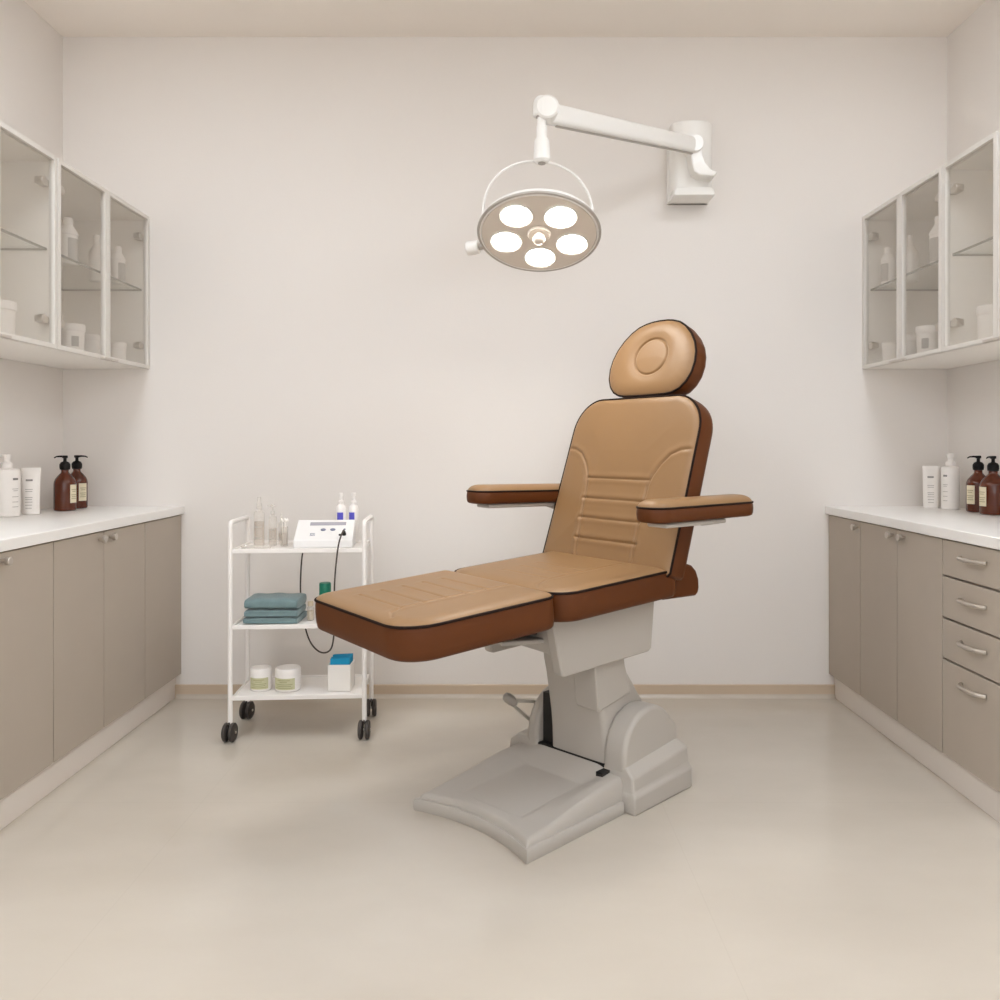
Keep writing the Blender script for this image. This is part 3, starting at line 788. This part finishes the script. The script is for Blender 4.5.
# treatment device
dv = thing('treatment_device', 'white tabletop treatment device with sloped panel on top of the trolley', 'device', (-.700,3.335,ZP)); DO = dv.location.copy()
x0, x1 = -.828, -.602; y0, y1 = 3.262, 3.425
prof = [(y0,.006),(y0+.004,.0),(y1,.0),(y1,.094),(y1-.02,.100),(y0+.012,.036),(y0,.032)]
dv_body = MB().loft([[(x0-.002,y,ZP+z+.001) for y,z in prof],[(x1+.002,y,ZP+z+.001) for y,z in prof]])
dv_body.build('housing', M['device'], dv, DO, bevel=.005)
s0 = Vector((0,y0+.012,ZP+.037)); s1 = Vector((0,y1-.02,ZP+.101)); sv = (s1-s0); nl = sv.length; svn = sv.normalized(); nv = Vector((0,-svn.z,svn.y))
def TD(x, v, e): p = s0+svn*v+nv*e; return (x, p.y, p.z)
MB().box(-.778,-.635,nl*.70,nl*.86,-.001,.0016, TD).build('display', M['screen'], dv, DO, bevel=.0005, seg=1)
for bx, bv in ((-.722,nl*.46),(-.684,nl*.46)):
    m = MB(); c = Vector(TD(bx, bv, 0)); m.lathe([(.009,-.001),(.009,.0025),(.0075,.0035),(.001,.0036)], c, 24, nv, 1.15, .9); m.build('button', M['btn'], dv, DO)
m = MB(); m.lathe([(.0045,-.001),(.0045,.002),(.001,.0021)], Vector(TD(-.638,nl*.47,0)), 16, nv); m.build('indicator', M['btn'], dv, DO)
m = MB()
for k in range(4): m.box(-.770+.005*k, -.767+.005*k, nl*.16, nl*.16+.012-.003*(k % 2), -.001, .001, TD)
m.box(-.771,-.752,nl*.16+.016,nl*.16+.018,-.001,.001,TD)
m.build('panel_marking', M['btn'], dv, DO)
m = MB(); m.lathe([(.005,-.001),(.005,.003),(.001,.0031)], Vector(TD(-.653,nl*.18,0)), 16, nv); m.build('socket', M['black'], dv, DO)
cc = Vector(TD(-.637,nl*.20,0))
m = MB(); m.lathe([(.0085,-.001),(.0085,.006),(.0065,.014),(.0045,.018)], cc, 20, nv); m.build('connector', M['black'], dv, DO)
# cable
cp = [cc+nv*.016, cc+nv*.024+Vector((0,-.012,-.002)), Vector((-.642,3.222,.768)), Vector((-.648,3.200,.70)), Vector((-.655,3.197,.60)), Vector((-.655,3.20,.50)),
      Vector((-.662,3.215,.40)), Vector((-.690,3.28,.335)), Vector((-.745,3.36,.308)), Vector((-.805,3.45,.325)), Vector((-.845,3.515,.38)), Vector((-.860,3.530,.45)), Vector((-.868,3.532,.55)), Vector((-.855,3.530,.70)), Vector((-.81,3.525,.765)), Vector((-.75,3.47,.785)), Vector((-.74,3.436,.775))]
def catmull(P, n=10):
    out = []
    Q = [P[0]]+P+[P[-1]]
    for i in range(1, len(Q)-2):
        for k in range(n):
            t = k/n; a, b, c, d = Q[i-1], Q[i], Q[i+1], Q[i+2]
            out.append(.5*((2*b)+(c-a)*t+(2*a-5*b+4*c-d)*t*t+(3*b-a-3*c+d)*t**3))
    out.append(P[-1]); return out
MB().tube(catmull(cp), .0033, 8).build('cable', M['cable'], dv, DO)

DROT = math.radians(6)
_c = Vector((x0, y0, 0)); _d = Vector((DO.x, DO.y, 0))-_c
# turn only the housing and what is fixed on it; the cable hangs free
for ch_ in dv.children:
    if ch_.name.split('.')[0] != 'cable':
        R_ = Matrix.Rotation(DROT, 4, 'Z'); piv = Vector((x0-DO.x, y0-DO.y, 0))
        ch_.data.transform(Matrix.Translation(piv) @ R_ @ Matrix.Translation(-piv))

# clear bottles on the trolley
def clear_bottle(loc, r, h, fill, label, kind='spray'):
    t = thing('clear_bottle', label, 'bottle', loc)
    hb = h*.70
    MB().lathe([(r*.9,0),(r,.003),(r,hb*.93),(r*.85,hb),(r*.42,hb*1.04),(r*.42,hb*1.1)], n=32).build('glass_body', M['clear'], t)
    MB().lathe([(r*.86,.004),(r*.9,.006),(r*.9,hb*fill),(.0005,hb*fill)], n=28).build('liquid', M['liquid'], t)
    if kind == 'spray':
        MB().lathe([(r*.5,hb*1.06),(r*.5,h*.86),(r*.34,h*.88),(r*.34,h),(r*.28,h)], n=24).build('cap', M['clear'], t)
    else:
        c = MB().lathe([(r*.5,hb*1.06),(r*.5,h*.82),(r*.2,h*.84),(r*.2,h*.92),(r*.55,h*.93),(r*.55,h),(.0005,h)], n=24)
        c.tube([(0,0,h*.965),(-r*1.3,0,h*.955)], .003, 8); c.build('pump', M['clear'], t)
    for z in (.22,.55): 
        patch(r, hb*z, hb*z+.004, -2.4, -.7, 10, .0005).build('printing', M['print'], t)
    return t
clear_bottle((-.992,3.36,ZP+.0008), .021, .196, .72, 'tallest clear bottle on the trolley top, left end', 'spray')
clear_bottle((-.937,3.36,ZP+.0008), .0165, .168, .6, 'slim clear pump bottle on the trolley top beside the tallest bottle', 'pump')
clear_bottle((-.918,3.42,ZP+.0008), .013, .125, .5, 'small clear bottle behind the slim one on the trolley top', 'spray')
# glass beaker with cotton sticks
bk = thing('swab_glass', 'small glass tube holding cotton sticks left of the device on trolley', 'glass', (-.888,3.35,ZP+.0008))
MB().lathe([(.0135,0),(.015,.002),(.015,.078),(.0142,.078),(.0142,.004),(.0005,.003)], n=28).build('tube_glass', M['clear'], bk)
MB().lathe([(.0125,.005),(.0128,.055),(.0005,.055)], n=24).build('contents', M['liquid'], bk)
for k in range(5):
    a = 2*PI*k/5+.4; dx, dy = math.cos(a), math.sin(a)
    s = MB().tube([(dx*.004,dy*.004,.008),(dx*.011,dy*.011,.098)], .0013, 6); s.lathe([(.0005,-.008),(.0035,-.005),(.0045,0),(.0035,.006),(.0005,.009)], (dx*.0115,dy*.0115,.102), 12)
    tag(s.build('cotton_swab', M['cotton']), 'white cotton swab standing in the small glass tube', 'cotton swab', 'cotton swabs in the glass tube', loc=(-.888,3.35,ZP+.0014))
# glass dish
ds = MB()
P = roundpoly([(-.058,-.026),(.058,-.026),(.058,.026),(-.058,.026)], .012, 6)
sc = lambda k, z: [(x*k, y*k, z) for x, y in P]
ds.loft([sc(.90,0), sc(1,.012), sc(.96,.012), sc(.87,.003)])
tag(ds.build('glass_tray', M['clear']), 'shallow clear tray at the front left of the trolley top', 'tray', loc=(-.975,3.262,ZP+.0008))

def lotion(loc, label, ang):
    t = thing('lotion_bottle', label, 'bottle', loc, 0)
    MB().lathe([(.0185,0),(.0205,.003),(.0205,.140),(.017,.152),(.009,.159),(.009,.165)], n=30).build('body', M['bot_w'], t)
    c = MB().lathe([(.0115,.159),(.0115,.171),(.006,.176),(.006,.193),(.0095,.195),(.0095,.206),(.007,.207)], n=24)
    c.build('pump', M['bot_w'], t)
    patch(.0205, .075, .126, ang-.62, ang+.62).build('label', M['blue'], t)
    return t
lotion((-.687,3.487,ZP+.0008), 'white bottle with violet label behind the device, left one', -PI/2)
lotion((-.634,3.490,ZP+.0008), 'white bottle with violet label at the right end of the trolley top', -PI/2-.3)

# towels
def towel(loc, w, d, h, label, rz=0, fat=False):
    t = MB(); n = 48; rings = []
    # folded cloth: section in the y-z plane shows the layers, extruded along x with soft ends
    def outline(x):
        e = 1-.015*abs(x)**8; pts = []
        for k in range(n):
            a = 2*PI*k/n; c, s = math.cos(a), math.sin(a)
            ex = .28 if not fat else .5
            y = math.copysign(abs(c)**ex, c)*d/2*e; z = (math.copysign(abs(s)**ex, s)*.5+.5)*h
            if not fat and c < -.3: y += .0035*math.cos(6*PI*z/h)            # folded edge grooves
            z *= (1-.10*abs(x)**6)*(1+.05*math.sin(7*x+y*30)) if z > h*.5 else 1
            pts.append((x*w/2, y, z))
        return pts
    xs = [-1,-.985,-.95,-.85,-.7,-.5,-.3,-.1,.1,.3,.5,.7,.85,.95,.985,1]
    for i, x in enumerate(xs):
        r = outline(x)
        if abs(x) == 1: r = [(p[0], p[1]*.96, h*.5+(p[2]-h*.5)*.8) for p in r]
        rings.append(r)
    t.loft(rings)
    o = t.build('folded_towel', M['towel'], ang=70)
    tag(o, label, 'towel', loc=loc); o.rotation_euler = (0,0,rz); return o
towel((-.918,3.335,ZM+.0008), .212, .165, .026, 'folded teal-grey towel at the bottom of the trolley stack')
towel((-.918,3.335,ZM+.028), .208, .162, .026, 'folded teal-grey towel in the middle of the trolley stack', .02)
towel((-.918,3.338,ZM+.0555), .208, .160, .044, 'thick rounded teal-grey towel on top of the trolley stack', -.01, True)

# green cap bottle and tan jar on the middle shelf
gb = thing('green_capped_bottle', 'bottle with green cap on the middle trolley shelf behind the leg rest', 'bottle', (-.728,3.37,ZM+.0008))
MB().lathe([(.024,0),(.026,.003),(.026,.080),(.020,.092),(.018,.094)], n=30).build('body', M['bot_w'], gb)
MB().lathe([(.0225,.086),(.0235,.088),(.0235,.140),(.0215,.144),(.0005,.144)], n=30).build('cap', M['green'], gb)
tj = thing('glass_vial', 'small glass vial with tan contents right of the towels', 'vial', (-.778,3.33,ZM+.0008))
MB().lathe([(.013,0),(.0145,.002),(.0145,.048),(.010,.056),(.010,.060)], n=24).build('glass_body', M['clear'], tj)
MB().lathe([(.012,.003),(.0128,.005),(.0128,.040),(.0005,.040)], n=24).build('contents', M['tan'], tj)
MB().lathe([(.0115,.058),(.0115,.074),(.009,.076),(.0005,.076)], n=24).build('cap', M['tan'], tj)

# white jars with olive labels
def cream_jar(loc, r, h, label, ang):
    t = thing('cream_jar', label, 'jar', loc)
    MB().lathe([(r*.88,0),(r*.97,.004),(r,.012),(r,h*.72),(r*.97,h*.74)], n=40).build('body', M['bot_w'], t)
    MB().lathe([(r*.97,h*.72),(r*.985,h*.74),(r*.985,h*.93),(r*.93,h),(r*.8,h*1.0),(.0005,h)], n=40).build('lid', M['bot_w'], t)
    lb = patch(r, h*.12, h*.62, ang-.95, ang+.85, 18).build('label', M['olive'], t)
    p = MB()
    for z, w in ((.52,.5),(.44,.3),(.34,.7),(.26,.6),(.18,.7)): addm(p, patch(r+.0009, h*z, h*z+.0025, ang-.05-w, ang-.05+w, 8, .0004))
    p.build('printing', M['olivep'], lb)
    return t
cream_jar((-.975,3.325,ZL+.0008), .043, .088, 'white cream jar with olive label at the left end of the bottom shelf', -1.45)
cream_jar((-.866,3.325,ZL+.0008), .051, .088, 'larger white cream jar with olive label beside the left jar, bottom shelf', -1.65)
# tissue box
tb = thing('tissue_box', 'white open cube box holding blue tissues on the bottom trolley shelf', 'box', (-.656,3.338,ZL+.0008)); BO = tb.location.copy()
m = MB(); w2 = .045; hh = .104
m.box(-w2,w2,-w2,w2,0,.004); m.box(-w2,w2,-w2,-w2+.004,.004,hh); m.box(-w2,w2,w2-.004,w2,.004,hh); m.box(-w2,-w2+.004,-w2+.004,w2-.004,.004,hh); m.box(w2-.004,w2,-w2+.004,w2-.004,.004,hh)
m.build('box', M['boxw'], tb, bevel=.001, seg=2)
m = MB()
for k in range(7):
    y = -.036+.012*k
    m.loft([[(-.040,y-.004,.006),(.038,y-.004,.006),(.038,y+.004,.006),(-.040,y+.004,.006)],
            [(-.036+.002*(k % 2),y-.0035,.128+.003*math.sin(k*2)),(.040,y-.0035,.130),(.040,y+.0035,.130),(-.036,y+.0035,.128+.003*math.sin(k*2))]])
tag(m.build('blue_tissues', M['tissue'], ang=20), 'blue folded tissues standing in the white cube box', 'tissues', loc=tuple(BO+Vector((0,0,0))))
bpy.data.objects['blue_tissues']['kind'] = 'stuff'

# ------------------------------------------------------------------ light, camera, view
w = bpy.data.worlds.new('world'); SC.world = w; w.use_nodes = True
w.node_tree.nodes['Background'].inputs['Color'].default_value = (.9,.88,.85,1); w.node_tree.nodes['Background'].inputs['Strength'].default_value = .3

cam = bpy.data.cameras.new('camera'); co = bpy.data.objects.new('camera', cam); COL.objects.link(co)
co.location = (0,0,1.136); co.rotation_euler = (PI/2,0,0)
cam.sensor_width = 36; cam.lens = 832.5*36/1000; cam.shift_x = -.005; cam.shift_y = -.053
cam.clip_start = .02
SC.camera = co
SC.view_settings.view_transform = 'Standard'; SC.view_settings.look = 'None'; SC.view_settings.gamma = 1
SC.view_settings.use_curve_mapping = False; SC.view_settings.exposure = 0.06
SC.cycles.max_bounces = 12; SC.cycles.diffuse_bounces = 8; SC.cycles.transparent_max_bounces = 24
